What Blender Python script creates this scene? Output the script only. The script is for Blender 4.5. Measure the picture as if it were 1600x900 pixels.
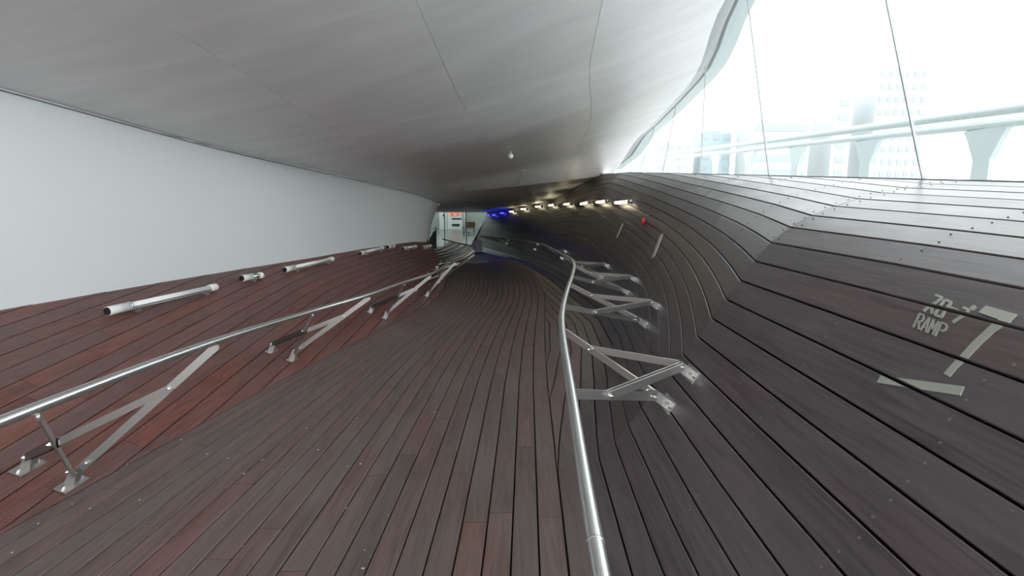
import bpy, math, random
from mathutils import Vector

# ------------------------------------------------------------------ camera, sky, exposure
for o in list(bpy.data.objects): bpy.data.objects.remove(o)
SC = bpy.context.scene
COL = SC.collection
cam_d = bpy.data.cameras.new('camera'); cam = bpy.data.objects.new('camera', cam_d); COL.objects.link(cam)
cam_d.sensor_width = 36.0; cam_d.lens = 18.0; cam_d.clip_end = 3000; cam_d.clip_start = 0.02
cam.location = (0, 0, 1.6); cam.rotation_euler = (math.radians(90 - 8.88), 0, 0)
SC.camera = cam
SC.view_settings.view_transform = 'Standard'; SC.view_settings.look = 'None'
SC.view_settings.gamma = 1.0; SC.view_settings.use_curve_mapping = False
SC.view_settings.exposure = 0.0
W = bpy.data.worlds.new('overcast_sky'); SC.world = W; W.use_nodes = True
wn = W.node_tree.nodes['Background']; wn.inputs[0].default_value = (0.96, 0.98, 1.0, 1); wn.inputs[1].default_value = 4.2

# ------------------------------------------------------------------ shape of the place (metres; x right, y along the ramp, z up)
#<GEO
def itp(t, y):
    if y <= t[0][0]: return t[0][1]
    for (a, p), (b, q) in zip(t, t[1:]):
        if y <= b: return p + (q - p) * (y - a) / (b - a)
    return t[-1][1]
def smooth(t, y):                       # cubic through the same table
    n = len(t)
    if y <= t[0][0]: return t[0][1]
    if y >= t[-1][0]: return t[-1][1]
    for i in range(n - 1):
        if y <= t[i+1][0]: break
    x0, p0 = t[i]; x1, p1 = t[i+1]
    d = (p1 - p0) / (x1 - x0)
    da = (p0 - t[i-1][1]) / (x0 - t[i-1][0]) if i else d
    db = (t[i+2][1] - p1) / (t[i+2][0] - x1) if i + 2 < n else d
    m0 = 0 if da * d <= 0 else (da + d) / 2; m1 = 0 if db * d <= 0 else (db + d) / 2
    h = x1 - x0; s = (y - x0) / h
    return (2*s**3-3*s*s+1)*p0 + (s**3-2*s*s+s)*h*m0 + (-2*s**3+3*s*s)*p1 + (s**3-s*s)*h*m1
STN = [-5.5, -2.5, -0.5, 0.6, 1.3, 1.95, 2.95, 3.7, 4.6, 5.7, 7.04, 8.5, 10, 11.5, 13, 13.6, 14.1, 14.5, 15, 16, 18, 20, 22, 25, 28, 31.4]
def zf(y): return 0.0 if y < 7.04 else -0.03 * (y - 7.04)
XB = [(-5.5,-3.8),(-2.5,-3.33),(0,-2.92),(2.63,-2.49),(5.08,-2.09),(7.04,-1.68),(8.5,-1.45),(10,-1.42),(12,-1.55),(14.1,-1.78),(16,-2.5),(18,-3.3),(20,-3.8),(25,-4.6),(31.4,-5.3)]
XW = [(-5.5,-5.5),(-2.5,-5.05),(4.04,-4.12),(6.07,-3.82),(8.35,-3.36),(11,-2.92),(13,-2.50),(14.1,-2.30),(15,-2.45),(16,-3.0),(18,-3.9),(20,-4.4),(25,-5.2),(31.4,-6.0)]
XF = [(-2.5,.45),(1.95,.47),(2.95,.50),(3.7,.70),(4.6,.92),(5.7,1.14),(7.04,1.27),(8.5,1.23),(10,1.15),(11.5,1.07),(13,.97),(14.5,.83),(16,.68),(18,.43),(20,.06),(22,-.42),(25,-1.1),(28,-1.75),(31.4,-2.35)]
SLP = [(0,55),(3,55),(4.6,59),(5.7,62),(7,64),(9,65),(15,65),(21,66),(29,68)]
ZT = [(12.2,2.43),(13,2.45),(14.5,2.36),(16,2.2),(18,1.95),(20,1.79),(25,1.6),(31.4,1.37)]
def crest(y):
    a = math.radians(itp(SLP, y)); f = itp(XF, y)
    z = 1.72 + .073 * (y - 2.5)
    if y <= 11.5: return (2.5, z)
    zt = itp(ZT, y); x = f + (zt - zf(y)) / math.tan(a)
    if y < 13: 
        k = (y - 11.5) / 1.5; return (2.5 + (x - 2.5) * k, (1.72 + .073*9) * (1-k) + zt * k)
    return (x, zt)
def rprofile(y, n=48):                  # right-hand timber wall, foot to crest, as (x, z) with even steps
    a = math.radians(itp(SLP, y)); f = itp(XF, y); g = zf(y); cx, cz = crest(y)
    r = .22
    p = []
    A = (f - r, g); Bq = (f + r * math.cos(a), g + r * math.sin(a))
    for i in range(9):
        t = i / 8; p.append(((1-t)**2*A[0]+2*t*(1-t)*f+t*t*Bq[0], (1-t)**2*g+2*t*(1-t)*g+t*t*Bq[1]))
    if y <= 11.5: kz = cz - .10
    else: kz = cz - .10 - min(1, (y-11.5)/1.5) * .25
    K = (f + (kz - g) / math.tan(a), kz)
    if K[0] > cx - .05: K = (cx - .05 if y <= 12.9 else K[0], kz)
    q = .80; Q = (Bq[0] + (K[0]-Bq[0])*q, Bq[1] + (K[1]-Bq[1])*q)
    for i in range(17):
        t = i / 16; p.append(((1-t)**2*Q[0]+2*t*(1-t)*K[0]+t*t*cx, (1-t)**2*Q[1]+2*t*(1-t)*K[1]+t*t*cz))
    L = [0]
    for u, v in zip(p, p[1:]): L.append(L[-1] + math.hypot(v[0]-u[0], v[1]-u[1]))
    return p, L
_rc = {}
def rpt(y, s):                          # point of the wall at y, fraction s of the way up
    k = round(y, 4)
    if k not in _rc: _rc[k] = rprofile(y)
    p, L = _rc[k]; d = s * L[-1]
    if s <= 0: return Vector((p[0][0] + d, y, p[0][1]))
    for i in range(len(p) - 1):
        if d <= L[i+1] or i == len(p) - 2:
            t = (d - L[i]) / max(1e-9, L[i+1] - L[i])
            return Vector((p[i][0]+(p[i+1][0]-p[i][0])*t, y, p[i][1]+(p[i+1][1]-p[i][1])*t))
def rs_at_z(y, z):
    lo, hi = 0., 1.
    for _ in range(40):
        m = (lo + hi) / 2
        if rpt(y, m).z < z: lo = m
        else: hi = m
    return lo
def loft(fn, y, *a):                    # straight between stations: gives the facet folds
    for u, v in zip(STN, STN[1:]):
        if y <= v + 1e-9: break
    k = (y - u) / (v - u)
    if k < 1e-6: return fn(u, *a)
    if k > 1 - 1e-6: return fn(v, *a)
    P, Q = fn(u, *a), fn(v, *a)
    return P + (Q - P) * k
def R(y, s): return loft(rpt, y, s)
XE = [(-5.5,.23),(1.95,.25),(2.95,.28),(4.6,.33),(5.7,.38),(7.04,.46),(8.5,.56),(10,.64),(11.5,.67),(13,.65),(14.5,.58),(16,.45),(18,.21),(20,-.16),(22,-.64),(25,-1.32),(28,-1.97),(31.4,-2.57)]
def fpt(y, f):
    p = 1 + .32 * min(1, max(0, (y - 2) / 5))
    a = itp(XB, y); b = itp(XE, y)
    return Vector((a + (b - a) * f ** p, y, zf(y)))
def F(y, f): return loft(fpt, y, f)
ZW = [(-2.5,.80),(12,.78),(14.1,.74),(18,.55),(31.4,.3)]
def lpt(y, g):
    a = itp(XB, y); b = itp(XW, y); z0 = zf(y); z1 = itp(ZW, y)
    return Vector((a + (b - a) * g, y, z0 + (z1 - z0) * g))
def Lq(y, g): return loft(lpt, y, g)
ZWT = [(-5.5,3.1),(-2.5,2.95),(4.04,2.56),(7.2,2.31),(10.8,2.12),(13.0,1.93),(14.1,1.74),(15,1.66),(18,1.62),(31.4,1.40)]
LEAN = [(0,0),(10.5,.0),(12.5,.08),(14.1,.30),(31.4,.3)]
CR = [(-2.5,2.5),(3,2.5),(6.45,2.5),(7.9,2.72),(9.4,2.82),(11,2.84),(12.2,2.8),(13.0,2.50)]
CZ = [(-5.5,7.6),(-2.5,6.9),(0,6.1),(3,5.05),(6.45,4.02),(7.9,3.58),(9.4,3.42),(11,3.24),(12.2,3.06),(13.0,2.43),(14.5,2.40),(16,2.23),(18,1.98),(20,1.82),(25,1.63),(31.4,1.40)]
def ceil_edge(y):
    z = smooth(CZ, y)
    if y >= 13: c = crest(y); return (c[0] + .10, c[1] - .03)
    return (smooth(CR, y), z)
def C(y, u):                            # soffit
    xl = smooth(XW, y) + itp(LEAN, y); zl = smooth(ZWT, y); xr, zr = ceil_edge(y)
    b = min(1, max(0, (14 - y) / 6)) * .30
    return Vector((xl + (xr - xl) * u, y, zl + (zr - zl) * u - b * 4 * u * (1 - u) * (1 if y < 14 else 0)))
#GEO>

# ------------------------------------------------------------------ materials
MATS = {}
def mat(name, col, rough=.5, metal=0., emit=None, es=0., spec=.5):
    m = bpy.data.materials.new(name); m.use_nodes = True
    b = m.node_tree.nodes['Principled BSDF']
    b.inputs['Base Color'].default_value = (*col, 1); b.inputs['Roughness'].default_value = rough
    b.inputs['Metallic'].default_value = metal; b.inputs['Specular IOR Level'].default_value = spec
    if emit: b.inputs['Emission Color'].default_value = (*emit, 1); b.inputs['Emission Strength'].default_value = es
    MATS[name] = m; return m
def nd(m, t, **k):
    n = m.node_tree.nodes.new(t)
    for a, v in k.items(): setattr(n, a, v)
    return n
def ln(m, a, b): m.node_tree.links.new(a, b)
def ramp(m, pts):
    r = nd(m, 'ShaderNodeValToRGB'); e = r.color_ramp.elements
    while len(e) < len(pts): e.new(.5)
    for q, (p, c) in zip(e, pts): q.position = p; q.color = (*c, 1)
    return r
def wood(name, cols, rough=.42, grey=.35, greycol=(.09,.088,.085), spec=.5):
    m = mat(name, cols[0], rough, spec=spec); b = m.node_tree.nodes['Principled BSDF']
    oi = nd(m, 'ShaderNodeObjectInfo')
    r = ramp(m, [(i / max(1, len(cols)-1), c) for i, c in enumerate(cols)]); ln(m, oi.outputs['Random'], r.inputs[0])
    tc = nd(m, 'ShaderNodeTexCoord'); mp = nd(m, 'ShaderNodeMapping'); mp.inputs['Scale'].default_value = (16, .9, 16)
    ad = nd(m, 'ShaderNodeVectorMath', operation='ADD'); mu = nd(m, 'ShaderNodeVectorMath', operation='SCALE')
    cmb = nd(m, 'ShaderNodeCombineXYZ'); ln(m, oi.outputs['Random'], cmb.inputs[0]); ln(m, oi.outputs['Random'], cmb.inputs[2])
    ln(m, cmb.outputs[0], mu.inputs[0]); mu.inputs['Scale'].default_value = 37
    ln(m, tc.outputs['Object'], ad.inputs[0]); ln(m, mu.outputs[0], ad.inputs[1]); ln(m, ad.outputs[0], mp.inputs[0])
    n1 = nd(m, 'ShaderNodeTexNoise'); n1.inputs['Scale'].default_value = 2.2; n1.inputs['Detail'].default_value = 6; n1.inputs['Distortion'].default_value = 1.4
    ln(m, mp.outputs[0], n1.inputs['Vector'])
    gr = ramp(m, [(.28, (.52,.52,.52)), (.55, (1,1,1)), (.8, (1.35,1.3,1.25))]); ln(m, n1.outputs[0], gr.inputs[0])
    mx = nd(m, 'ShaderNodeMix', data_type='RGBA', blend_type='MULTIPLY'); mx.inputs[0].default_value = 1
    ln(m, r.outputs[0], mx.inputs[6]); ln(m, gr.outputs[0], mx.inputs[7])
    n2 = nd(m, 'ShaderNodeTexNoise'); n2.inputs['Scale'].default_value = 1.3; n2.inputs['Detail'].default_value = 5
    mp2 = nd(m, 'ShaderNodeMapping'); mp2.inputs['Scale'].default_value = (2.5, .8, 2.5); ln(m, ad.outputs[0], mp2.inputs[0]); ln(m, mp2.outputs[0], n2.inputs['Vector'])
    wr = ramp(m, [(.38, (0,0,0)), (.68, (grey,)*3)]); ln(m, n2.outputs[0], wr.inputs[0])
    m2 = nd(m, 'ShaderNodeMix', data_type='RGBA'); ln(m, wr.outputs[0], m2.inputs[0]); ln(m, mx.outputs[2], m2.inputs[6]); m2.inputs[7].default_value = (*greycol, 1)
    # fine pale scuffs
    n3 = nd(m, 'ShaderNodeTexNoise'); n3.inputs['Scale'].default_value = 46; n3.inputs['Detail'].default_value = 3; ln(m, tc.outputs['Object'], n3.inputs['Vector'])
    sr = ramp(m, [(.70, (0,0,0)), (.78, (.30,.30,.30))]); ln(m, n3.outputs[0], sr.inputs[0])
    m3 = nd(m, 'ShaderNodeMix', data_type='RGBA'); ln(m, sr.outputs[0], m3.inputs[0]); ln(m, m2.outputs[2], m3.inputs[6]); m3.inputs[7].default_value = (.20,.18,.165,1)
    ln(m, m3.outputs[2], b.inputs['Base Color'])
    rr = nd(m, 'ShaderNodeMapRange'); rr.inputs[3].default_value = rough - .08; rr.inputs[4].default_value = rough + .14
    ln(m, n2.outputs[0], rr.inputs[0]); ln(m, rr.outputs[0], b.inputs['Roughness'])
    bp = nd(m, 'ShaderNodeBump'); bp.inputs['Strength'].default_value = .12; bp.inputs['Distance'].default_value = .004
    ln(m, n1.outputs[0], bp.inputs['Height']); ln(m, bp.outputs[0], b.inputs['Normal'])
    return m
wood('timber_floor', [(.106,.066,.060),(.124,.070,.061),(.088,.066,.063),(.138,.072,.060),(.100,.068,.063),(.112,.070,.064)], .46, .5, (.116,.106,.102))
wood('timber_bank', [(.146,.059,.051),(.166,.058,.047),(.124,.058,.052),(.184,.061,.045),(.140,.062,.055),(.130,.059,.053)], .47, .45, (.125,.096,.090))
wood('timber_wall', [(.077,.059,.062),(.089,.069,.072),(.072,.062,.067),(.097,.068,.069)], .30, .5, (.092,.086,.092))
mat('gap_dark', (.012,.010,.010), .9, spec=.1)
mat('white_paint', (.68,.705,.715), .6)
mat('stainless', (.72,.73,.73), .33, 1.)
mat('stainless_flat', (.50,.49,.475), .38, .85)
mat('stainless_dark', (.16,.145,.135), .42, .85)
mat('screw_steel', (.20,.19,.185), .45, .7)
mat('chrome', (.72,.72,.72), .16, 1.)
mat('opal', (.82,.83,.82), .22)
mat('black_cap', (.012,.012,.013), .35)
mat('paint_mark', (.28,.29,.25), .6)
mat('reflector_plate', (.42,.42,.41), .4)
mat('edge_metal', (.30,.32,.33), .4, .3)
mat('edge_light', (.52,.58,.60), .4)
mat('joint_grey', (.12,.125,.13), .5)
mat('joint_pale', (.42,.43,.44), .5)  # glass joints, colour lightened to stand for bloom from the bright sky
mat('concrete', (.50,.50,.49), .8)
mat('outside_metal', (.48,.53,.54), .45)
mat('red_plastic', (.55,.03,.04), .35)
mat('brass', (.75,.45,.12), .25, 1.)
mat('lamp_warm', (.9,.9,.85), .4, emit=(1,.88,.55), es=6.5)
mat('lamp_blue', (.1,.1,.9), .4, emit=(.02,.03,1), es=9)
mat('lobby_white', (.80,.84,.82), .5)
mat('lobby_floor', (.20,.215,.215), .25)
mat('machine_white', (.80,.83,.84), .35)
mat('machine_display', (.80,.22,.14), .4, emit=(1,.42,.30), es=.5)
mat('machine_dark', (.05,.06,.065), .4)
mat('bench_brown', (.16,.075,.05), .5)
mat('sign_white', (.75,.76,.80), .5)
mat('plate_grey', (.24,.25,.27), .45, .3)
mat('ceiling_lamp_panel', (.9,.95,.92), .4, emit=(.92,1,.96), es=5.5)
mat('tower_pale', (.40,.42,.43), .7)
mat('tower_blue', (.30,.36,.39), .5)
mat('tower_glass', (.31,.33,.34), .5)
mat('quay', (.62,.63,.63), .8)
g = bpy.data.materials.new('clear_glass'); g.use_nodes = True; MATS['clear_glass'] = g
nt = g.node_tree; nt.nodes.remove(nt.nodes['Principled BSDF'])
tr = nd(g, 'ShaderNodeBsdfTransparent'); tr.inputs[0].default_value = (.93,.96,.95,1)
gl = nd(g, 'ShaderNodeBsdfGlossy'); gl.inputs['Roughness'].default_value = .02
mxs = nd(g, 'ShaderNodeMixShader'); mxs.inputs[0].default_value = .05; ln(g, tr.outputs[0], mxs.inputs[1]); ln(g, gl.outputs[0], mxs.inputs[2])
ln(g, mxs.outputs[0], nt.nodes['Material Output'].inputs[0])
# brushed soffit metal
m = mat('soffit_metal', (.6,.6,.6), .42, .1); b = m.node_tree.nodes['Principled BSDF']
tc = nd(m, 'ShaderNodeTexCoord'); mp = nd(m, 'ShaderNodeMapping'); mp.inputs['Scale'].default_value = (.35, 2.2, 1.0); mp.inputs['Rotation'].default_value = (0, 0, .25)
n1 = nd(m, 'ShaderNodeTexNoise'); n1.inputs['Scale'].default_value = 1.6; n1.inputs['Detail'].default_value = 6
ln(m, tc.outputs['Object'], mp.inputs[0]); ln(m, mp.outputs[0], n1.inputs['Vector'])
rc = ramp(m, [(.3, (.68,.675,.68)), (.7, (.78,.775,.78))]); ln(m, n1.outputs[0], rc.inputs[0]); ln(m, rc.outputs[0], b.inputs['Base Color'])
rr = nd(m, 'ShaderNodeMapRange'); rr.inputs[3].default_value = .36; rr.inputs[4].default_value = .52; ln(m, n1.outputs[0], rr.inputs[0]); ln(m, rr.outputs[0], b.inputs['Roughness'])

# ------------------------------------------------------------------ helpers
def mk(name, verts, faces, material, parent=None, smooth_=False, kind=None, center=True):
    me = bpy.data.meshes.new(name)
    vs = [Vector(v) for v in verts]
    loc = Vector((0,0,0))
    if center and vs:
        loc = sum(vs, Vector((0,0,0))) / len(vs)
    me.from_pydata([v - loc for v in vs], [], faces); me.update()
    if smooth_: me.polygons.foreach_set('use_smooth', [True] * len(me.polygons))
    me.materials.append(MATS[material])
    o = bpy.data.objects.new(name, me); COL.objects.link(o); o.location = loc
    if parent is not None: attach(o, parent)
    if kind: o['kind'] = kind
    return o
def abs_loc(o):
    p = Vector(o.location)
    while o.parent: o = o.parent; p += Vector(o.location)
    return p
def attach(o, parent):                  # parents here are never rotated or scaled
    o.location = Vector(o.location) - abs_loc(parent); o.parent = parent
def empty(name, loc):
    o = bpy.data.objects.new(name, None); COL.objects.link(o); o.location = loc; o.empty_display_size = .1; return o
def tag(o, label, cat, group=None, kind=None):
    o['label'] = label; o['category'] = cat
    if group: o['group'] = group
    if kind: o['kind'] = kind
    return o
class MB:
    def __init__(s): s.v = []; s.f = []
    def add(s, v, f):
        n = len(s.v); s.v += [Vector(q) for q in v]; s.f += [tuple(i + n for i in q) for q in f]; return s
    def box(s, c, sx, sy, sz, X=(1,0,0), Y=(0,1,0), Z=(0,0,1)):
        c = Vector(c); X = Vector(X).normalized()*sx/2; Y = Vector(Y).normalized()*sy/2; Z = Vector(Z).normalized()*sz/2
        v = [c+a*X+b_*Y+d*Z for d in (-1,1) for b_ in (-1,1) for a in (-1,1)]
        return s.add(v, [(0,2,3,1),(4,5,7,6),(0,1,5,4),(2,6,7,3),(0,4,6,2),(1,3,7,5)])
    def bar(s, P, Q, w, t, n, ext=0):  # flat bar P->Q, width w, thickness t, flat face towards n, chamfered rounded ends
        P = Vector(P); Q = Vector(Q); d = (Q-P).normalized(); P = P - d*ext; Q = Q + d*ext
        n = Vector(n); n = (n - d*n.dot(d)).normalized(); a = d.cross(n).normalized()*w/2; n = n*t/2
        c = d * w * .28
        ring = [P-a*.55, P-a+c, Q-a-c, Q-a*.55, Q+a*.55, Q+a-c, P+a+c, P+a*.55]
        v = [q - n for q in ring] + [q + n for q in ring]
        return s.add(v, [tuple(range(7,-1,-1)), tuple(range(8,16))] + [(i,(i+1)%8,(i+1)%8+8,i+8) for i in range(8)])
    def tube(s, pts, r, k=12, cap=True):
        pts = [Vector(p) for p in pts]; n = len(pts); up = Vector((0,0,1)); v = []; f = []
        for i, p in enumerate(pts):
            d = (pts[min(i+1,n-1)] - pts[max(i-1,0)]).normalized()
            if abs(d.z) > .95: up = Vector((1,0,0))
            a = d.cross(up).normalized(); b_ = a.cross(d)
            rr = r[i] if isinstance(r, (list, tuple)) else r
            v += [p + (a*math.cos(2*math.pi*j/k) + b_*math.sin(2*math.pi*j/k))*rr for j in range(k)]
        for i in range(n-1):
            for j in range(k): f.append((i*k+j, i*k+(j+1)%k, (i+1)*k+(j+1)%k, (i+1)*k+j))
        if cap: f.append(tuple(range(k-1,-1,-1))); f.append(tuple((n-1)*k+j for j in range(k)))
        return s.add(v, f)
    def build(s, name, material, parent=None, smooth_=False, kind=None): return mk(name, s.v, s.f, material, parent, smooth_, kind)
def grid(fn, us, vs, name, material, parent=None, smooth_=True, kind=None, flip=False, thick=None):
    v = [fn(u, w) for u in us for w in vs]; n = len(vs); f = []
    for i in range(len(us)-1):
        for j in range(n-1):
            q = (i*n+j, (i+1)*n+j, (i+1)*n+j+1, i*n+j+1); f.append(q[::-1] if flip else q)
    if thick:
        m_ = len(v); v += [Vector(p) + Vector(thick) for p in v]
        f += [tuple(i + m_ for i in reversed(q)) for q in f]
        v += v[:]; m2_ = 2 * m_; a = len(us)
        bd = [j for j in range(n)] + [i*n+n-1 for i in range(1,a)] + [(a-1)*n+j for j in range(n-2,-1,-1)] + [i*n for i in range(a-2,0,-1)]
        for p, q in zip(bd, bd[1:] + bd[:1]): p += m2_; q += m2_; f.append((p, q, q+m_, p+m_) if flip else (q, p, p+m_, q+m_))
    return mk(name, v, f, material, parent, smooth_, kind)
rnd = random.Random(7)
GAP = .0040                             # half a joint
TH = .028
def board(name, La, Lb, ys, material, parent, drop=0.):
    """one plank: La(y), Lb(y) are its two edges, ys the cross-sections it runs through"""
    v = []; secs = 0
    for i, y in enumerate(ys):
        A = La(y); B = Lb(y); w = (B - A).length
        if w < 1e-5: B = A + Vector((1e-4, 0, 0)); w = 1e-4
        x = (B - A).normalized()
        y2 = ys[i+1] if i + 1 < len(ys) else ys[i-1]
        t = ((La(y2) + Lb(y2)) - (A + B)); t = t if i + 1 < len(ys) else -t
        n = x.cross(t).normalized(); n = n if n.z > 0 or (abs(n.z) < .05 and n.x < 0) else -n
        gp = min(GAP, w * .3); ch = min(.003, w * .15)
        A = A + x * gp - n * drop; B = B - x * gp - n * drop
        v += [A - n*TH, A - n*ch, A + x*ch, B - x*ch, B - n*ch, B - n*TH]; secs += 1
    f = []
    for i in range(secs - 1):
        for j in range(6):
            a = i*6 + j; b_ = i*6 + (j+1) % 6; f.append((a, b_, b_+6, a+6))
    f.append((5,4,3,2,1,0)); e = (secs-1)*6; f.append((e,e+1,e+2,e+3,e+4,e+5))
    o = mk(name, v, f, material, parent, True); o.data.set_sharp_from_angle(angle=math.radians(28))
    return o
def sections(y0, y1):
    e = .0015
    m_ = []
    for a, b_ in zip(STN, STN[1:]):
        k = max(1, round((b_ - a) / .5)) if b_ < 9 else 1
        m_ += [a + (b_ - a) * i / k for i in range(k)]
    return [y0 + e] + [s_ for s_ in m_ if y0 + .05 < s_ < y1 - .05] + [y1 - e]
def cuts(j, lo, hi, near=2.3, far=6.0, seams=()):
    """staggered butt joints; boards beyond 13 m run longer"""
    c = [lo]; y = lo + near * (.35 + .65 * rnd.random())
    while y < hi - 1:
        c.append(y); L_ = near if y < 13 else far
        y += L_ * (.75 + .5 * rnd.random())
    for s_ in seams:
        c = [q for q in c if abs(q - s_) > .5] + [s_]
    c = sorted(c)
    return c + [hi]

def wcuts(j):
    c = [Y0, 2.95 if j > 2 else 4.6]; y = c[-1] + rnd.uniform(1.4, 3.4)
    while y < Y1 - 1.5: c.append(y); y += rnd.uniform(2.4, 3.6) if y < 12 else rnd.uniform(5, 8)
    return c + [Y1]
# ------------------------------------------------------------------ the setting: deck, timber wall, timber bank
NF, NR = 22, 22
Y0, Y1 = -5.5, 31.4  # unseen run behind the camera, lengthened to cut light from the rear
FINE = sorted(set([a + (b_-a)*i/4 for a, b_ in zip(STN, STN[1:]) for i in range(4)] + [31.4]))
floor = grid(lambda y, f: F(y, f) - Vector((0,0,.034)), STN, [.0001] + [i/8 for i in range(1,9)] + [1.12], 'floor', 'gap_dark', None, False, 'structure', flip=True)
tag(floor, 'brown timber plank deck of the ramp between the two handrails', 'floor')
for j in range(NF):
    for a, b_ in zip(*(lambda c: (c, c[1:]))(cuts(j, Y0, Y1, 2.2, 6, (7.04,)))):
        board('plank', lambda y, f=j/NF: F(y, f), lambda y, f=(j+1)/NF: F(y, f), sections(a, b_), 'timber_bank' if (j < 8 and rnd.random() < .12) else 'timber_floor', floor, rnd.uniform(0, .0015))
wall_r = grid(lambda y, s_: R(y, s_) + Vector((.024,0,-.026)), FINE, [-.36,-.18,-.04] + [i/24 for i in range(25)], 'wall_right', 'gap_dark', None, False, 'structure', flip=True)
tag(wall_r, 'dark timber plank wall curving up to the glazing on the right', 'wall')
def dru(y): return .36 * (1 - math.exp(-(y - 2.95) / 5.6)) if y > 2.95 else 0.      # beyond the fold the upper boards climb,
def drl(y): return -.14 * (1 - math.exp(-(y - 2.95) / 2.6)) if y > 2.95 else 0.      # the lower ones sink and wedges fill between
JB = 7
def lower_edge(y): return JB / NR + drl(y)
def tapered(name, ha, hb, lo_, hi_, cs, fine, surf, material, parent, rev=False, dz=.002):
    """boards between the lines ha(y) and hb(y), cut to a point where lo_(y) or hi_(y) crosses them"""
    for a, b_ in zip(cs, cs[1:]):
        ys = [a + .0015] + [q for q in fine if a + .1 < q < b_ - .1] + [b_ - .0015]
        for h in (ha, hb):
            for lv in (lo_, hi_):
                lo, hi = a, b_; fl = h(lo) - lv(lo); fh = h(hi) - lv(hi)
                if fl * fh < 0:
                    for _ in range(30):
                        md = (lo + hi) / 2
                        if (h(md) - lv(md)) * fl > 0: lo = md
                        else: hi = md
                    ys.append(lo)
        ys = sorted(set(ys)); ys = [y for y in ys if hb(y) > lo_(y) - 1e-4 and ha(y) < hi_(y) + 1e-4]
        if len(ys) < 2: continue
        cl = lambda y, h: min(hi_(y), max(lo_(y), h(y)))
        if max(cl(y, hb) - cl(y, ha) for y in ys) < .004: continue
        A = lambda y: surf(y, cl(y, ha)); B = lambda y: surf(y, cl(y, hb))
        board(name, B if rev else A, A if rev else B, ys, material, parent, rnd.uniform(0, dz))
WY = sorted(set(sum([[a + (b_-a)*i/max(1, round((b_-a)/.5)) for i in range(max(1, round((b_-a)/.5)))] if b_ < 9 else [a] for a, b_ in zip(STN, STN[1:])], [])))
zero = lambda y: 0.
one = lambda y: 1.
def foot_edge(y):                       # where the deck boards stop, as a fraction along the wall's profile
    k = round(y, 4)
    if k not in _fe: _fe[k] = (loft(lambda q: Vector((itp(XE, q), 0, 0)), y).x - R(y, 0).x) / loft(lambda q: Vector((rlen(q), 0, 0)), y).x
    return _fe[k]
_fe = {}
def rlen(y): rpt(y, .5); return _rc[round(y, 4)][1][-1]
for j in range(-5, JB):
    tapered('plank', lambda y, j=j: j/NR + drl(y), lambda y, j=j: (j+1)/NR + drl(y), foot_edge, one, wcuts(j), WY, R, 'timber_floor' if j < 1 else 'timber_wall', wall_r, dz=.001)
for j in range(-6, NR):
    tapered('plank', lambda y, j=j: j/NR + dru(y), lambda y, j=j: (j+1)/NR + dru(y), lower_edge, one, wcuts(j), WY, R, 'timber_wall', wall_r, dz=.001)
# left bank: boards run forward and climb from the deck edge up to the white wall
bank = grid(lambda y, g_: Lq(y, g_) - Vector((0,0,.040)), FINE, [-.03,.12,.25,.37,.5,.62,.75,.87,1,1.06], 'floor_bank', 'gap_dark', None, False, 'structure')
tag(bank, 'reddish timber plank bank sloping up to the white wall on the left', 'floor')
WG = 1 / 14.
def drift(y): return .105 * (y - 7) if y < 7 else (.105*1.5 * (1 - math.exp(-(y-7)/1.5)) if y < 14 else .105*1.5)
FY = sorted(set([round(-5.5 + .5*i, 3) for i in range(0, 40)] + [s_ for s_ in STN]))
for j in range(-3, 38):
    g0 = j * WG
    tapered('plank', lambda y, g0=g0: g0 + drift(y), lambda y, g0=g0: g0 + WG + drift(y), zero, one, cuts(j, Y0, 31.4, 2.4, 8), FY, Lq, 'timber_bank', bank, True)

# white wall on the left
wl_y = [Y0 + i * .45 for i in range(84) if Y0 + i*.45 < 31.4]
def WL(y, t):
    z0 = itp(ZW, y) - .10; z1 = smooth(ZWT, y); x = smooth(XW, y); l = itp(LEAN, y)
    return Vector((x + l * t * t, y, z0 + (z1 - z0) * t))
wall_l = grid(WL, wl_y, [i/8 for i in range(9)], 'wall_left', 'white_paint', None, True, 'structure', flip=False, thick=(-.12, 0, 0))
tag(wall_l, 'smooth white painted wall curving along the left bank', 'wall')
trim = MB().tube([WL(y, 1) + Vector((.012, 0, -.012)) for y in wl_y], .009, 6).build('trim_1', 'edge_metal', None, True, 'structure')
tag(trim, 'thin metal bead along the top edge of the white wall', 'trim')

# soffit of brushed metal panels
ceil_ = grid(lambda y, u: C(y, u) + Vector((0,0,.03)), [Y0 + i*.5 for i in range(75) if Y0+i*.5 <= 31.4], [i/16 for i in range(17)], 'ceiling', 'soffit_metal', None, True, 'structure')
tag(ceil_, 'sweeping silver grey metal soffit descending towards the far end', 'ceiling')
rows = [-5.5, -2.5, -.2, 2.1, 4.4, 6.7, 9.0, 11.1, 13.0, 15.2, 18, 21.5, 26, 31.4]
for a, b_ in zip(rows, rows[1:]):
    nu = 4
    for i in range(nu):
        e = .0006; us = [(i + (q/4)) / nu for q in range(5)]; us[0] += e/2; us[-1] -= e/2
        k = 7; ys = [a + (b_ - a) * q / k for q in range(k+1)]; ys[0] += .001; ys[-1] -= .001
        grid(lambda y, u: C(y, u), ys, us, 'panel', 'soffit_metal', ceil_, True, thick=(0,0,.02))

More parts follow.
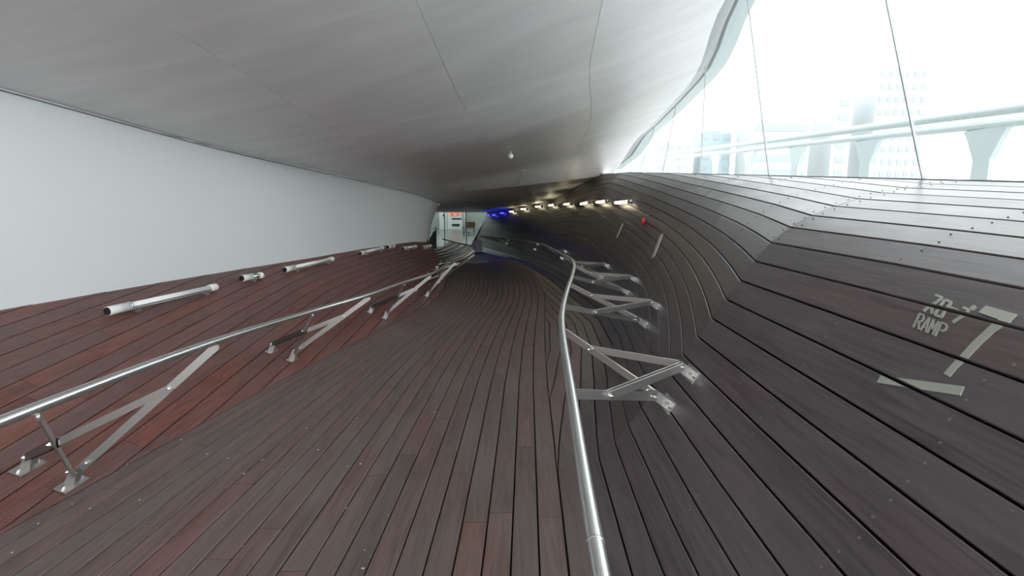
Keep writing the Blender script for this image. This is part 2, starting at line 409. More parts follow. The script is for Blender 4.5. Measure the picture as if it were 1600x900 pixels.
# edge of the soffit above the glazing
ey = [-5.5 + .5*i for i in range(36)] + [12.2, 12.6, 13.0]
def E(y): x, z = ceil_edge(y); return Vector((x, y, z))
t2 = grid(lambda y, q: E(y) + Vector((.0 + .17*q, 0, .02 + .07*q)), ey, [0, .5, 1], 'trim_2', 'edge_metal', None, False, 'structure', thick=(0,0,.06))
tag(t2, 'grey metal band edging the soffit above the glazing', 'trim')
t4 = grid(lambda y, q: E(y) + Vector((.17 + .04*q, 0, .085 + .015*q)), ey, [0, 1], 'trim_4', 'joint_grey', None, False, 'structure', thick=(0,0,.06))
tag(t4, 'dark seal line between the two bands of the soffit edge', 'trim')
t3 = grid(lambda y, q: E(y) + Vector((.21 + .22*q, 0, .10 + .03*q)), ey, [0, .5, 1], 'trim_3', 'edge_light', None, False, 'structure', thick=(0,0,.05))
tag(t3, 'pale outer flange of the soffit edge against the sky', 'trim')

# glazing on the crest: panes with leaning joints
def CB(y): c = crest(y); return Vector((c[0] + .06, y, c[1] - .01))
JY = [-5.4, -3.5, -1.6, .6, 3.25, 5.2, 7.1, 8.9, 10.6, 12.2]
win = empty('window_1', CB(3)); tag(win, 'frameless glass screen between timber crest and soffit', 'window', kind='structure')
def CT(y):
    e = E(min(y, 12.9)); return Vector((max(e.x + .08, 2.5), min(y, 12.9), e.z + .01))
def jtop(y):                            # a joint leans forward as it rises
    yy = y
    for _ in range(30): yy = y + .42 * max(0, CT(yy).z - CB(y).z) if y < 9 else y + .25 * max(0, CT(yy).z - CB(y).z)
    return CT(min(yy, 12.6))
for a, b_ in zip(JY, JY[1:]):
    A, B, T, S_ = CB(a + .006), CB(b_ - .006), jtop(b_), jtop(a)
    x = Vector((.012, 0, 0))
    v = [A, B, T, S_, A + x, B + x, T + x, S_ + x]
    mk('pane', v, [(0,1,2,3),(7,6,5,4),(0,4,5,1),(1,5,6,2),(2,6,7,3),(3,7,4,0)], 'clear_glass', win)
for a in JY[1:-1]:
    MB().bar(CB(a), jtop(a), .010, .016, (1,0,0)).build('joint', 'joint_pale', win)
MB().tube([CB(y) + Vector((-.005,0,.004)) for y in (-5.4, -3, 0, 2, 4, 6, 8, 10, 11.5, 12.2)], .014, 6).build('sill', 'joint_grey', win)

# ------------------------------------------------------------------ handrails
def spline(pts, n=8):
    pts = [Vector(p) for p in pts]; o = []
    for i in range(len(pts)-1):
        p0 = pts[max(i-1,0)]; p1 = pts[i]; p2 = pts[i+1]; p3 = pts[min(i+2,len(pts)-1)]
        for k in range(n):
            t = k/n; o.append(.5*((2*p1)+(p2-p0)*t+(2*p0-5*p1+4*p2-p3)*t*t+(3*p1-p0-3*p2+p3)*t**3))
    return o + [pts[-1]]
def rail_at(path, y):
    for a, b_ in zip(path, path[1:]):
        if a.y <= y <= b_.y: return a + (b_ - a) * ((y - a.y) / max(1e-6, b_.y - a.y))
    return path[-1]
bolt_me = None
def bolt(p, n, parent, r=.011):
    n = Vector(n).normalized(); p = Vector(p)
    MB().tube([p, p + n*.010], [r, r], 6).tube([p + n*.010, p + n*.017], [r*.55, r*.5], 6).build('bolt', 'chrome', parent)
def bracket(root, lo, hi, n, ra, rb, detail=True, dark=False):
    """lo, hi: feet on the timber; n: its normal; ra, rb: near and far seats under the rail"""
    n = Vector(n).normalized(); up = (hi - lo).normalized(); side = n.cross(up).normalized()
    if side.y < 0: side = -side
    pl = lo + n*.085; ph = hi + n*.085              # pin heights above the plates
    m = MB(); arms = []
    for q, seat in enumerate((ra, rb)):
        s2 = seat - Vector((0,0,.030)); p = pl + side * (-.022, .022)[q]; hint = (s2 - p).cross(Vector((0,0,1))).normalized()
        m.bar(p, s2, .044, .009, hint, .012); arms.append((p, s2, hint))
        m.bar(s2 - Vector((0,0,.012)), seat, .022, .012, hint, 0)
    br = m.build('support_bracket', 'stainless_flat', root)
    for q, (p, s2, hint) in enumerate(arms):
        J = p + (s2 - p) * (.62 if q == 0 else .66); h = ph + side * (-.022, .022)[q]
        offs = (-.012, .012) if q == 0 else (.009,)
        for off in offs: MB().bar(h + hint*off, J + hint*off, .042, .007, hint, .02).build('brace', 'stainless_dark' if dark and q == 0 else 'stainless_flat', br)  # left near braces: same steel, coloured darker for the timber it mirrors
        if detail:
            hn = hint if hint.y < 0 else -hint
            bolt(J + hn*.012, hn, br); bolt(h + hn*.012, hn, br, .010); bolt(p + (s2 - p)*.06 + hn*.008, hn, br, .010)
    for q in (lo, hi):
        pm = MB().box(q + n*.004, .165, .075, .008, side, up, n)
        for e in (-.022, .022): pm.box(q + n*.05 + side*e, .009, .050, .095, side, up, n)
        pm.build('mounting_plate', 'stainless_flat', br)
        if detail:
            for k in (-.060, .060): bolt(q + side*k + n*.008, n, br, .011)
    return br
RP = spline([(.21,-1.2,.85),(.17,.2,.85),(.184,.95,.85),(.24,1.96,.85),(.335,3.39,.85),(.50,4.6,.85),(.68,5.73,.85),(.84,6.9,.85),(.90,8.1,.82),(.88,10,.76),(.85,12,.70),(.76,14.0,.64),(.25,16.6,.56),(-.5,19.4,.48),(-1.24,22,.41),(-2.0,25,.32),(-2.5,27.4,.25)])
hr = empty('handrail', (.3, 3, 0)); tag(hr, 'round steel handrail on the right, cantilevered off the dark timber wall', 'handrail', 'ramp handrails')
MB().tube(RP, .0215, 16).build('rail', 'stainless', hr, True)
for y in (7.6,):
    p = rail_at(RP, y); q = rail_at(RP, y + .05); MB().tube([p, q], .025, 12).build('ring', 'brass', hr, True)
for y in (1.05, 3.3, 5.3): 
    p = rail_at(RP, y); q = rail_at(RP, y + .006); MB().tube([p, q], .0225, 16).build('sleeve', 'stainless_flat', hr, True)
def rnormal(y, s_):
    a = R(y, s_-.02); b_ = R(y, s_+.02); t = (b_ - a).normalized(); return Vector((-t.z, 0, t.x))
for k, y in enumerate([-.2, 2.7, 4.65, 6.45, 8.3, 12.5, 17, 22]):
    s1 = rs_at_z(y, zf(y) + .53); s2 = rs_at_z(y, zf(y) + .70)
    bracket(hr, R(y, s1), R(y, s2), rnormal(y, s1), rail_at(RP, y - .62), rail_at(RP, y + .55), y < 9)
LP = spline([(-1.62,-1.2,.86),(-1.70,.2,.87),(-1.77,1.2,.87),(-1.75,1.91,.87),(-1.72,2.9,.835),(-1.69,4.25,.735),(-1.467,5.1,.726),(-1.36,6.4,.67),(-1.19,7.3,.655),(-1.14,8.0,.64),(-1.10,9.2,.63),(-.92,10.3,.61),(-.86,11.9,.59),(-1.0,13.2,.56),(-1.26,15,.52),(-1.86,16.9,.47),(-2.7,19.9,.42)])
hl = empty('handrail', (-1.7, 3, 0)); tag(hl, 'round steel handrail on the left, bracketed above the reddish timber bank', 'handrail', 'ramp handrails')
MB().tube(LP, .0215, 16).build('rail', 'stainless', hl, True)
def lfoot(y, g_): return Lq(y, g_)
def lnormal(y):
    a = Lq(y, 0); b_ = Lq(y, 1); t = (b_ - a).normalized(); n = Vector((t.z, 0, -t.x)); return n if n.z > 0 else -n
for k, (yf, ya, yb, g1, g2) in enumerate([(.6,-.1,.95,.04,.17),(2.74,1.8,2.89,.035,.165),(5.07,4.25,5.15,.09,.20),(7.15,6.4,7.35,.075,.18),(9.35,8.5,9.5,.08,.2),(11.3,10.5,11.5,.1,.28),(12.9,12.4,13.0,.1,.3),(13.7,13.3,13.9,.12,.32),(14.4,14.1,14.7,.12,.34),(15.1,14.9,15.5,.12,.34),(15.8,15.6,16.2,.12,.34),(16.6,16.4,17,.12,.34),(17.5,17.3,17.9,.12,.34)]):
    bracket(hl, lfoot(yf, g1), lfoot(yf, g2), lnormal(yf), rail_at(LP, ya), rail_at(LP, yb), yf < 7, True)

# ------------------------------------------------------------------ tube lamps lying along the bank under the white wall
def tube_lamp(P, Q, label, short=False):
    P = Vector(P); Q = Vector(Q); n = lnormal(P.y); r = .043
    P = P + n*(r+.012); Q = Q + n*(r+.012); d = (Q - P).normalized(); L_ = (Q-P).length
    t = tag(empty('tube_lamp', P - n*(r+.012)), label, 'lamp', 'tube lamps on the timber bank')
    s_ = d.cross(n).normalized()
    a = min(.22, L_*.45)
    cap = MB().tube([P, P + d*.004, P + d*a], [r*.96, r, r], 20).build('end_cap', 'opal', t, True)
    f = MB().tube([P - d*.004, P], r*.86, 20).build('end_face', 'black_cap', t)
    for k in range(4):
        q = P - d*.004 + (s_*math.cos(k*math.pi/2+.6) + n*math.sin(k*math.pi/2+.6))*r*.55
        MB().tube([q - d*.005, q], .005, 6).build('screw', 'chrome', f)
    MB().tube([P + d*a, P + d*(a+.014)], r*1.07, 20).build('collar', 'stainless', t, True)
    if not short:
        MB().tube([P + d*(a+.014), Q - d*.10], r*.80, 20).build('glass_tube', 'opal', t, True)
        MB().tube([P + d*(a+.014) + n*.004 + s_*r*.78, Q - d*.10 + n*.004 + s_*r*.78], .006, 6).build('edge_strip', 'chrome', t)
        MB().tube([Q - d*.11, Q - d*.10, Q - d*.006, Q], [r*.9, r, r, r*.9], 20).build('end_cap', 'opal', t, True)
    else:
        MB().tube([P + d*(a+.014), Q - d*.05], r*.88, 20).build('glass_tube', 'chrome', t, True)
        MB().tube([Q - d*.06, Q], r*1.02, 20).build('end_cap', 'opal', t, True)
    for u in ((.30, L_-.16) if not short else (L_*.55,)):
        c = P + d*u
        MB().box(c - n*(r*.5+.006), .05, .10, r+.012, d, s_, n).build('saddle', 'stainless_flat', t)
LM = [((-3.671,4.529,.629),(-3.476,5.903,.64),'longest tube lamp on the bank, nearest the camera, with black end face',0),
 ((-3.448,6.438,.668),(-3.365,6.786,.661),'short stubby lamp on the bank just beyond the nearest long tube lamp',1),
 ((-3.291,7.319,.671),(-3.079,8.70,.690),'second long tube lamp on the bank, after the nearest short stubby lamp',0),
 ((-2.937,9.807,.69),(-2.80,11.0,.705),'third long tube lamp on the bank below the white wall',0),
 ((-2.762,11.25,.706),(-2.71,11.6,.71),'short stubby lamp on the bank between third and fourth long tubes',1),
 (tuple(Lq(11.85,.84)),tuple(Lq(12.7,.84)),'fourth long tube lamp on the bank, close to the wall corner',0),
 (tuple(Lq(13.05,.80)),tuple(Lq(13.8,.80)),'farthest tube lamp on the bank, at the corner of the white wall',0)]
for p, q, l, sh in LM: tube_lamp(p, q, l, bool(sh))

# ------------------------------------------------------------------ row of small lamps on the timber wall
ORD = ['nearest','second','third','fourth','fifth','sixth','seventh','eighth']
BL = ['nearest','middle','farthest']
WLP = [(9.109,1.667),(10.865,1.693),(12.702,1.675),(15.0,1.675),(17.4,1.66),(19.4,1.62),(21.5,1.52),(23.43,1.40),(25.4,1.32),(27.3,1.2),(29.3,1.166)]
for k, (y, z) in enumerate(WLP):
    P = R(y, rs_at_z(y, z)); P2 = R(y + .3, rs_at_z(y + .3, z - .004)); d = (P2 - P).normalized()
    sn = rs_at_z(y, z); n = rnormal(y, sn); up = n.cross(d).normalized(); up = up if up.z > 0 else -up
    n = d.cross(up); n = n if n.x < 0 else -n
    blue = k > 7
    t = tag(empty('wall_light', P), (BL[k-8] + ' of the three blue lamps at the far end of the wall') if blue else (ORD[k] + ' warm white lamp in the row along the dark timber wall'), 'lamp', 'lamps along the timber wall')
    c = P + n*.085; h = .45
    for e in (-.3, .3): MB().box(P + d*e + n*.035, .04, .05, .08, d, up, n).build('mount', 'stainless_flat', t)
    MB().tube([c - d*h, c + d*h], .026, 14).build('lit_tube', 'lamp_blue' if blue else 'lamp_warm', t, True)
    for e in (-1, 1): MB().tube([c + d*e*(h-.002), c + d*e*(h+.11)], .036, 14).build('end_cap', 'stainless_flat', t, True)

# ------------------------------------------------------------------ painted sign on the near timber wall
SIGN = {'number_seven': [[(0.1851, 0.9064), (0.0843, 0.8992), (0.0793, 0.8686), (0.1831, 0.8795)], [(0.1125, 0.8731), (0.1201, 0.8345), (0.0948, 0.8341), (0.0793, 0.8686)], [(0.1201, 0.8345), (0.1265, 0.7871), (0.1006, 0.7891), (0.0948, 0.8341)], [(0.1265, 0.7871), (0.1274, 0.7381), (0.1025, 0.7364), (0.1006, 0.7891)], [(0.1274, 0.7381), (0.1294, 0.6965), (0.1088, 0.6991), (0.1025, 0.7364)], [(0.1294, 0.6965), (0.1299, 0.6704), (0.1083, 0.6684), (0.1088, 0.6991)]], 'underline_bar': [[(0.3113, 0.5886), (0.0516, 0.6574), (0.0421, 0.6302), (0.304, 0.5625)]], 'ramp_text': [[(0.3433, 0.7795), (0.3609, 0.8313), (0.3537, 0.8303), (0.3363, 0.7787)], [(0.3584, 0.8337), (0.3413, 0.8318), (0.3391, 0.8262), (0.3562, 0.828)], [(0.3379, 0.8302), (0.3289, 0.8218), (0.3335, 0.8194), (0.3426, 0.8278)], [(0.3277, 0.8201), (0.3243, 0.8099), (0.3312, 0.8108), (0.3346, 0.8211)], [(0.3243, 0.8085), (0.3282, 0.8014), (0.335, 0.8052), (0.3311, 0.8123)], [(0.3305, 0.8005), (0.3474, 0.8021), (0.3496, 0.8077), (0.3327, 0.8061)], [(0.3353, 0.8047), (0.3126, 0.778), (0.3181, 0.7764), (0.3408, 0.8032)], [(0.3113, 0.7775), (0.3169, 0.8271), (0.3099, 0.8251), (0.3043, 0.7757)], [(0.3102, 0.8261), (0.2824, 0.775), (0.2885, 0.7748), (0.3165, 0.8261)], [(0.3102, 0.7942), (0.2952, 0.7929), (0.2931, 0.7874), (0.308, 0.7887)], [(0.2814, 0.7747), (0.298, 0.8246), (0.2914, 0.8236), (0.2749, 0.7739)], [(0.2918, 0.8244), (0.2696, 0.791), (0.2753, 0.7903), (0.2976, 0.8238)], [(0.2758, 0.7918), (0.2749, 0.8228), (0.2682, 0.8204), (0.2691, 0.7895)], [(0.2684, 0.8211), (0.2523, 0.7721), (0.2586, 0.7729), (0.2748, 0.8221)], [(0.2492, 0.7722), (0.2653, 0.8211), (0.2589, 0.8201), (0.2429, 0.7714)], [(0.2631, 0.8233), (0.2432, 0.8211), (0.2412, 0.8158), (0.261, 0.8179)], [(0.2401, 0.8196), (0.232, 0.8117), (0.2361, 0.8095), (0.2442, 0.8173)], [(0.231, 0.8102), (0.2279, 0.8005), (0.234, 0.8014), (0.2372, 0.8111)], [(0.2279, 0.7992), (0.2313, 0.7925), (0.2374, 0.7961), (0.234, 0.8028)], [(0.2333, 0.7917), (0.253, 0.7935), (0.2551, 0.7988), (0.2353, 0.7969)]], 'katakana_text': [[(0.369, 0.9118), (0.3364, 0.9073), (0.3327, 0.8985), (0.3652, 0.9029)], [(0.329, 0.9005), (0.3317, 0.8791), (0.3428, 0.8838), (0.3401, 0.9053)], [(0.3318, 0.8786), (0.3467, 0.8403), (0.3578, 0.8459), (0.3426, 0.8844)], [(0.3388, 0.8732), (0.311, 0.8405), (0.3192, 0.8383), (0.3473, 0.8711)], [(0.3092, 0.8407), (0.324, 0.8987), (0.3134, 0.8962), (0.2987, 0.8385)], [(0.3205, 0.9018), (0.2928, 0.898), (0.2893, 0.8895), (0.3169, 0.8932)], [(0.2859, 0.8925), (0.2716, 0.8358), (0.2818, 0.8379), (0.2962, 0.895)], [(0.275, 0.8327), (0.3022, 0.8353), (0.3057, 0.8439), (0.2784, 0.8411)], [(0.2774, 0.8794), (0.248, 0.8756), (0.2447, 0.8674), (0.2739, 0.8709)], [(0.2426, 0.8893), (0.216, 0.8857), (0.2128, 0.8776), (0.2393, 0.8811)], [(0.2096, 0.8797), (0.2099, 0.8583), (0.2195, 0.8621), (0.2192, 0.8836)], [(0.2101, 0.8574), (0.2242, 0.828), (0.2336, 0.8336), (0.2193, 0.8631)], [(0.2079, 0.8884), (0.2123, 0.8938), (0.2054, 0.8959), (0.201, 0.8905)], [(0.2073, 0.8908), (0.2138, 0.8917), (0.217, 0.8998), (0.2105, 0.8989)], [(0.2108, 0.8929), (0.2128, 0.8884), (0.2221, 0.8942), (0.22, 0.8987)], [(0.214, 0.8923), (0.2095, 0.887), (0.2164, 0.8848), (0.2209, 0.8902)], [(0.2145, 0.8899), (0.208, 0.889), (0.2049, 0.881), (0.2114, 0.8818)], [(0.211, 0.8879), (0.209, 0.8923), (0.1999, 0.8866), (0.2019, 0.8822)]]}
SO, SU, SV, SN = Vector((0.86934,1.30000,0.57449)), Vector((0,1,0)), Vector((0.57358,0,0.81915)), Vector((-0.81915,0,0.57358))
def cut(poly, lv, sign):                # keep the part of a polygon of (y, board number) above or below a level
    o = []
    for i in range(len(poly)):
        p, q = poly[i], poly[(i+1) % len(poly)]; sp = (p[1]-lv)*sign; sq = (q[1]-lv)*sign
        if sp >= 0: o.append(p)
        if (sp >= 0) != (sq >= 0): t = sp/(sp-sq); o.append((p[0]+(q[0]-p[0])*t, p[1]+(q[1]-p[1])*t))
    return o
def to_wall(p):
    y = 1.3 + p[0]; z = SO.z + p[1]*SV.z; lo, hi = 0., 1.
    for _ in range(40):
        md = (lo+hi)/2
        if R(y, md).z < z: lo = md
        else: hi = md
    return (y, lo*NR)
sg = tag(empty('painted_sign', SO), 'pale painted ramp sign with katakana, RAMP, a large 7 and a bar on timber wall', 'sign')
for nm, polys in SIGN.items():
    mb = MB()
    for pl in polys:
        pw = [to_wall(p) for p in pl]
        for j in range(NR):
            q = cut(pw, j + .05, 1)
            if len(q) > 2: q = cut(q, j + .95, -1)
            if len(q) > 2:
                v = []
                for y, S in q:
                    A = R(y, j/NR); B = R(y, (j+1)/NR); t = (B - A).normalized()
                    v.append(A + (B - A)*(S - j) + Vector((-t.z, 0, t.x))*.0035)
                w = [x_ - SN*.006 for x_ in v]; k = len(v)
                mb.add(v + w, [tuple(range(k)), tuple(range(2*k-1, k-1, -1))] + [(i, i+k, (i+1)%k+k, (i+1)%k) for i in range(k)])
    mb.build(nm, 'paint_mark', sg)

# pale strips and a red lamp further along the timber wall
def strip(y0, s0, y1, s1, label):
    A = R(y0, s0); B = R(y1, s1); n = rnormal((y0+y1)/2, (s0+s1)/2); m_ = MB().bar(A + n*.012, B + n*.012, .075, .010, n)
    o = m_.build('wall_strip', 'reflector_plate'); tag(o, label, 'plate', 'pale strips on the timber wall')
strip(8.68, .612, 8.605, .523, 'pale strip plate on the timber wall below the nearest lamp of the row')
strip(6.315, .616, 6.131, .499, 'longer pale strip plate on the timber wall, nearer the camera than its twin')
P = R(7.43, .653); n = rnormal(7.43, .653)
t = tag(empty('alarm_lamp', P), 'small red cone lamp hanging on the timber wall between two pale strips', 'lamp')
MB().tube([P + n*.05 + Vector((0,0,.04)), P + n*.05 + Vector((0,0,.03)), P + n*.045 - Vector((0,0,.06))], [.03,.045,.015], 12).build('body', 'red_plastic', t, True)
MB().tube([P + n*.05 + Vector((0,0,.04)), P + n*.03 + Vector((.03,0,.10)), R(7.43,.70) + n*.01], .005, 6).build('cable', 'joint_grey', t)

# ------------------------------------------------------------------ camera dome and conduit under the soffit
P = Vector((-.023, 9.447, C(9.447, .5177).z))
t = tag(empty('dome_camera', P), 'small white dome camera under the grey soffit', 'camera')
MB().tube([P + Vector((0,0,.01)), P - Vector((0,0,.05))], .014, 10).tube([P - Vector((.11,0,.035)), P - Vector((0,0,.045))], .007, 8).build('mount', 'stainless_flat', t, True)
MB().tube([P - Vector((0,0,.03+.05*(1-math.cos(a*math.pi/8)))) for a in range(9)], [max(.002,.05*math.sin(a*math.pi/8)) for a in range(9)], 14).build('dome', 'machine_white', t, True)
cp = [Vector((.268 + (.157-.268)*k/4, 12.19 + .6*k/4, 0)) for k in range(5)]
cp = [Vector((p.x, p.y, C(p.y, (p.x-C(p.y,0).x)/(C(p.y,1).x-C(p.y,0).x)).z - .012)) for p in cp]
o = tag(MB().tube(cp, .012, 8).build('conduit', 'edge_light', None, True), 'short thin pale conduit on the soffit beyond the dome camera', 'conduit')

# ------------------------------------------------------------------ lobby at the far end
ZL = zf(31.4)
def slab(name, x0, x1, y0, y1, z0, z1, m_, label, cat):
    o = MB().box(((x0+x1)/2,(y0+y1)/2,(z0+z1)/2), x1-x0, y1-y0, z1-z0).build(name, m_); return tag(o, label, cat, kind='structure')
lf = mk('floor_lobby', [(-9.5,31.35,ZL),(1,31.35,ZL),(1,52,-.43),(-9.5,52,-.43),(-9.5,31.35,ZL-.2),(1,31.35,ZL-.2),(1,52,-.63),(-9.5,52,-.63)], [(0,1,2,3),(7,6,5,4),(0,4,5,1),(1,5,6,2),(2,6,7,3),(3,7,4,0)], 'lobby_floor'); tag(lf, 'polished grey floor of the bright lobby at the far end', 'floor', kind='structure')
slab('wall_back', -9.5, 1, 52, 52.2, -.7, 2.8, 'lobby_white', 'white back wall of the bright lobby', 'wall')
slab('wall_lobby_left', -9.7, -9.5, 31.4, 52.2, -.8, 2.8, 'lobby_white', 'white side wall of the lobby behind the machines', 'wall')
slab('wall_lobby_right', 1, 1.2, 31.4, 52.2, -.8, 2.8, 'lobby_white', 'white side wall of the lobby behind the timber wall', 'wall')
slab('ceiling_lobby', -9.7, 1.2, 31.4, 52.2, 2.8, 3.0, 'lobby_white', 'white ceiling of the lobby', 'ceiling')
slab('wall_lobby_header', -9.7, 1.2, 31.42, 31.6, 1.34, 3.0, 'joint_grey', 'grey header above the lobby doors', 'wall')
slab('wall_front_left', -9.7, -5.5, 31.42, 31.6, -.95, 1.34, 'joint_grey', 'grey wall left of the lobby doors', 'wall')
mk('wall_front_right', [(-2.62,31.42,ZL-.1),(1.2,31.42,ZL-.1),(1.2,31.42,1.4),(-1.38,31.42,1.4),(-2.62,31.6,ZL-.1),(1.2,31.6,ZL-.1),(1.2,31.6,1.4),(-1.38,31.6,1.4)], [(0,1,2,3),(7,6,5,4),(0,4,5,1),(1,5,6,2),(2,6,7,3),(3,7,4,0)], 'joint_grey')
tag(bpy.data.objects['wall_front_right'], 'grey wall at the end of the dark timber wall', 'wall', kind='structure')
for k, (x, y) in enumerate([(-7,36),(-3.5,36),(-7,42),(-3.5,42),(-7,48),(-3.5,48)]):
    t = tag(empty('ceiling_light', (x,y,2.79)), ('left ' if x < -5 else 'right ') + ['front','middle','rear'][k//2] + ' ceiling light panel in the lobby', 'lamp', 'lobby ceiling lights')
    MB().box((x,y,2.775), 1.9, 1.9, .03).build('diffuser', 'ceiling_lamp_panel', t); 
    fm = MB()
    for sx, sy, w, h in ((-1,0,.06,2.06),(1,0,.06,2.06),(0,-1,2.06,.06),(0,1,2.06,.06)): fm.box((x+sx,y+sy,2.775), w, h, .05)
    fm.build('frame', 'edge_metal', t)
wd = empty('window_2', (-3.9, 31.5, ZL)); tag(wd, 'glazed lobby doors at the far end of the ramp', 'window', kind='structure')
xs = [-5.4, -4.12, -2.80, -1.6]
for a, b_ in zip(xs, xs[1:]): MB().box(((a+b_)/2, 31.5, (ZL+1.34)/2), b_-a-.05, .012, 1.34-ZL-.02).build('pane', 'clear_glass', wd)
for x in xs[:3]: MB().box((x, 31.5, (ZL+1.34)/2), .05, .06, 1.34-ZL).build('mullion', 'stainless_flat', wd)
for x in (-2.95, -2.65):
    for z in (-.05, .12): MB().box((x, 31.46, z), .07, .03, .09).build('sticker', 'black_cap', wd)
def lz(y): return ZL + (y - 31.4) * (.305/20.6)
y = 50
t = tag(empty('vending_machine', (-5.55, y, lz(y))), 'white drinks vending machine with red display in the lobby', 'vending machine')
b0 = lz(y)
MB().box((-5.55, y+.4, b0+.95), 1.45, .8, 1.9).build('body', 'machine_white', t)
dp = MB().box((-5.50, y-.012, b0+1.55), 1.15, .03, .55).build('display', 'machine_display', t)
for r_ in range(2):
    for q in range(6): MB().tube([Vector((-5.95+.18*q, y-.035, b0+1.36+.26*r_)), Vector((-5.95+.18*q, y-.035, b0+1.54+.26*r_))], .05, 8).build('drink_can', ['machine_white','bench_brown','machine_display'][(q+r_)%3], dp)
MB().box((-5.35, y-.012, b0+1.02), .95, .03, .14).build('button_row', 'machine_dark', t)
MB().box((-5.45, y-.012, b0+.42), .75, .03, .24).build('delivery_slot', 'machine_dark', t)
t = tag(empty('vending_machine', (-6.65, y, lz(y))), 'narrow plain white machine left of the drinks vending machine', 'vending machine')
MB().box((-6.68, y+.4, b0+.95), .72, .8, 1.9).build('body', 'machine_white', t)
MB().box((-6.62, y-.012, b0+1.35), .14, .03, .18).build('coin_panel', 'machine_dark', t)
y = 46; b0 = lz(y)
t = tag(empty('bench', (-3.85, y, b0)), 'low brown bench standing in the bright lobby', 'bench')
MB().box((-3.85, y, b0+.42), 1.1, .5, .12).build('seat', 'bench_brown', t)
MB().box((-3.75, y+.22, b0+.68), .9, .07, .40, (1,0,0)).build('backrest', 'bench_brown', t)
for x in (-4.3, -3.4):
    for yy in (-.2, .2): MB().box((x, y+yy, b0+.18), .06, .06, .36).build('leg', 'machine_dark', t)
o = tag(MB().tube([Vector((-4.05, 44, lz(44))), Vector((-4.05, 44, 2.8))], .07, 14).build('column', 'lobby_white', None, True), 'slim pale column in the lobby behind the glass doors', 'column')
# things standing on the dark far stretch of the ramp
y = 25.5; b0 = zf(y)
t = tag(empty('notice_board', (-1.72, y, b0)), 'low white notice board with black dots on the dark ramp', 'sign')
MB().box((-1.72, y, b0+.30), .50, .03, .52).build('board', 'sign_white', t)
for k in range(3): MB().tube([Vector((-1.86, y-.024, b0+.18+.12*k)), Vector((-1.86, y-.014, b0+.18+.12*k))], .034, 10).build('dot', 'black_cap', t)
for x in (-1.9, -1.54): MB().box((x, y+.03, b0+.02), .04, .22, .04).build('foot', 'stainless_dark', t)
o = mk('floor_plate', [Vector((x, yy, zf(yy) + h)) for h in (.001, .008) for x, yy in ((-1.62,18.0),(-.85,18.0),(-.9,19.6),(-1.75,19.6))], [(3,2,1,0),(4,5,6,7),(0,1,5,4),(1,2,6,5),(2,3,7,6),(3,0,4,7)], 'plate_grey')
tag(o, 'pale grey metal plate lying flat on the dark far deck', 'plate')
y = 27.5; b0 = zf(y)
t = tag(empty('metal_screen', (-4.4, y, b0)), 'grey sheet metal screen with slanted top left of the lobby doors', 'screen')
mk('sheet', [Vector((x, yy, z)) for yy in (y, y+.03) for x, z in ((-4.75,b0),(-4.08,b0),(-4.08,b0+1.05),(-4.22,b0+.95))], [(3,2,1,0),(4,5,6,7),(0,1,5,4),(1,2,6,5),(2,3,7,6),(3,0,4,7)], 'edge_metal', t)
MB().box((-4.06, y, b0+.62), .04, .06, 1.24).build('post', 'stainless_dark', t)

# ------------------------------------------------------------------ outside, seen through the glass
def TD(y, q):
    c = crest(min(y, 11.5)); z0 = c[1] - .06 + (.06 * (y-11.5) if y > 11.5 else 0); z1 = 1.40 + .055 * (y - 5.2)
    return Vector((2.52 + 4*q, y, z0 + (z1 - z0) * min(1, q*1.6)))
o = grid(TD, [-7, 0, 3, 6, 9, 11.5, 16, 22, 30, 40], [0, .3, .625, 1], 'floor_terrace', 'concrete', None, False, 'structure', flip=True, thick=(0,0,-.1)); tag(o, 'pale terrace outside the glass screen', 'floor')
t = tag(empty('balustrade', (5, 7, 1.5)), 'pale twin-tube balustrade on splayed fins outside the glass', 'balustrade')
bz = lambda y: 2.57 + .0635 * (y - 5.2)
MB().tube([Vector((5, y, bz(y))) for y in (-7, 2, 5, 9, 14, 20, 28, 40)], .052, 12).build('top_rail', 'outside_metal', t, True)
MB().tube([Vector((4.97, y, bz(y) - .135)) for y in (-7, 2, 5, 9, 14, 20, 28, 40)], .045, 12).build('lower_rail', 'outside_metal', t, True)
for k in range(12):
    y = 1.9 + 1.82 * k; z = bz(y) - .17; g0 = TD(y, .62).z
    pr = [(y-.26, z), (y+.26, z), (y+.20, z-.10), (y+.10, z-.32), (y+.11, g0), (y-.11, g0), (y-.10, z-.32), (y-.20, z-.10)]
    v = [Vector((x, a, b_)) for x in (4.94, 5.0) for a, b_ in pr]
    mk('fin', v, [tuple(range(8)), tuple(range(15,7,-1))] + [(i, i+8, (i+1)%8+8, (i+1)%8) for i in range(8)], 'outside_metal', t)
o = MB().box((300, 500, -9), 2400, 2400, 2).build('ground', 'quay'); tag(o, 'pale harbour ground far outside the glass', 'ground', kind='structure')
def tower(px0, px1, zt, D, m_, label, cols, rws, band=False, off=0):
    x0 = (px0-800)/800*D; x1 = (px1-800)/800*D; cx = (x0+x1)/2; w = x1-x0
    t = tag(empty('building', (cx, D+off, -8)), label, 'building', 'buildings across the harbour')
    MB().box((cx, D+15+off, (zt-8)/2), w, 30, zt+8).box((cx, D+15+off, zt+1), w*.5, 12, 3).build('facade', m_, t)
    for i in range(cols):
        for j in range(rws):
            ww = w/cols; hh = (zt - 22) / rws
            MB().box((x0 + ww*(i+.5), D+off-.15, 22 + hh*(j+.55)), ww*(.92 if band else .5), .5, hh*.42).build('window', 'tower_glass', t)
tower(1020, 1076, 52, 420, 'tower_pale', 'broad pale building across the harbour, leftmost behind the glass', 4, 4)
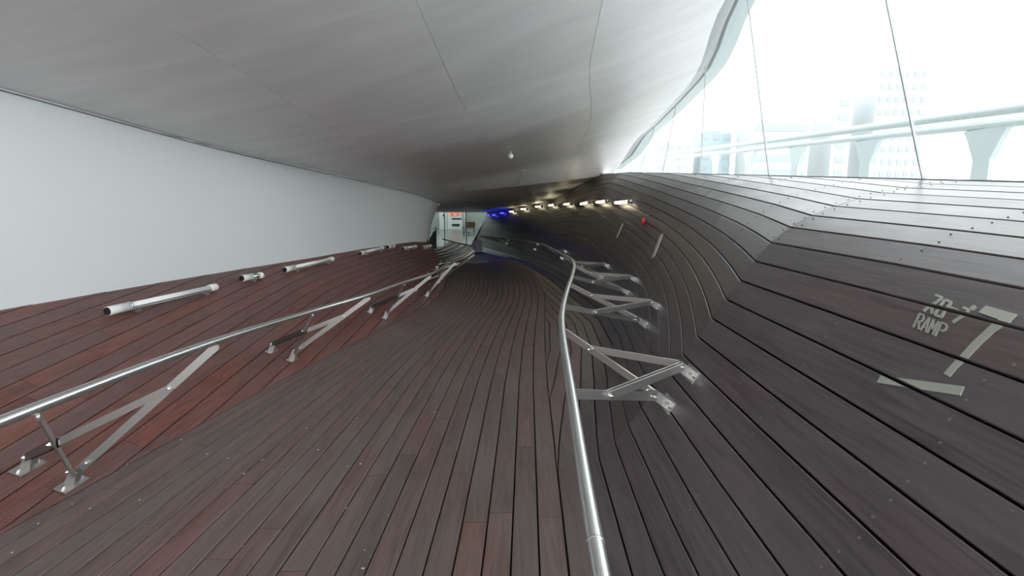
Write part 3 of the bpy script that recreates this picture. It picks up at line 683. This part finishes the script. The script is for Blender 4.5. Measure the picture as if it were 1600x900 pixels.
tower(1086, 1132, 62, 430, 'tower_blue', 'bluish glass block across the harbour beside the broad pale building', 3, 5)
tower(1165, 1248, 66, 400, 'tower_pale', 'wide low building with window bands across the harbour', 1, 4, True)
tower(1284, 1312, 84, 400, 'tower_pale', 'narrow pale tower across the harbour', 1, 6)
tower(1345, 1420, 104, 400, 'tower_pale', 'tall pale tower behind the balustrade, rightmost across the harbour', 6, 9)

# ------------------------------------------------------------------ fine details: screws and litter
def screws(parent, fn, n, ys, nrm, r=.0055, rows_=(.25,.75)):
    mb = MB()
    for y in ys:
        for j in range(n):
            for u in rows_:
                f = (j + u)/n; P = fn(y + rnd.uniform(-.02,.02), f); nn = nrm(y, f)
                a = Vector((0,1,0)); b_ = nn.cross(a).normalized()
                ring = [P + nn*.0015 + (a*math.cos(k*math.pi/3)+b_*math.sin(k*math.pi/3))*r for k in range(6)]
                mb.add(ring + [P - nn*.004], [tuple(range(6))] + [(i,6,(i+1)%6) for i in range(6)])
    mb.build('screw_heads', 'screw_steel', parent, False, 'stuff')
screws(wall_r, lambda y, f: R(y, min(.985, f + (dru(y) if f > JB/NR else drl(y)))), NR, [.75,1.3,1.95,2.9,3.0,3.7,4.6,5.7,7.04,8.5,10], lambda y, f: rnormal(y, min(.97, max(.03, f))), .0055)
screws(floor, F, NF, [1.25,1.95,3.1,4.6,6.98,7.1], lambda y, f: Vector((0,0,1)), .0032)
screws(bank, lambda y, f: Lq(y, f), 16, [2.0,3.0,4.0,5.0,6.0,7.04,8.5], lambda y, f: lnormal(y), .0045)
mb = MB()
for k in range(110):
    y = rnd.uniform(1.6, 5.5); f = rnd.random() ** 1.3 * .75; P = F(y, f) + Vector((0,0,.002)); a = rnd.random()*6.28; L_ = .002 + .011 * rnd.random()**3; w = L_ * rnd.uniform(.3,.9)
    mb.box(P, L_, w, .003, (math.cos(a), math.sin(a), 0), (-math.sin(a), math.cos(a), 0))
o = mb.build('litter', 'concrete'); tag(o, 'tiny pale crumbs and grit scattered over the near deck', 'litter', kind='stuff')
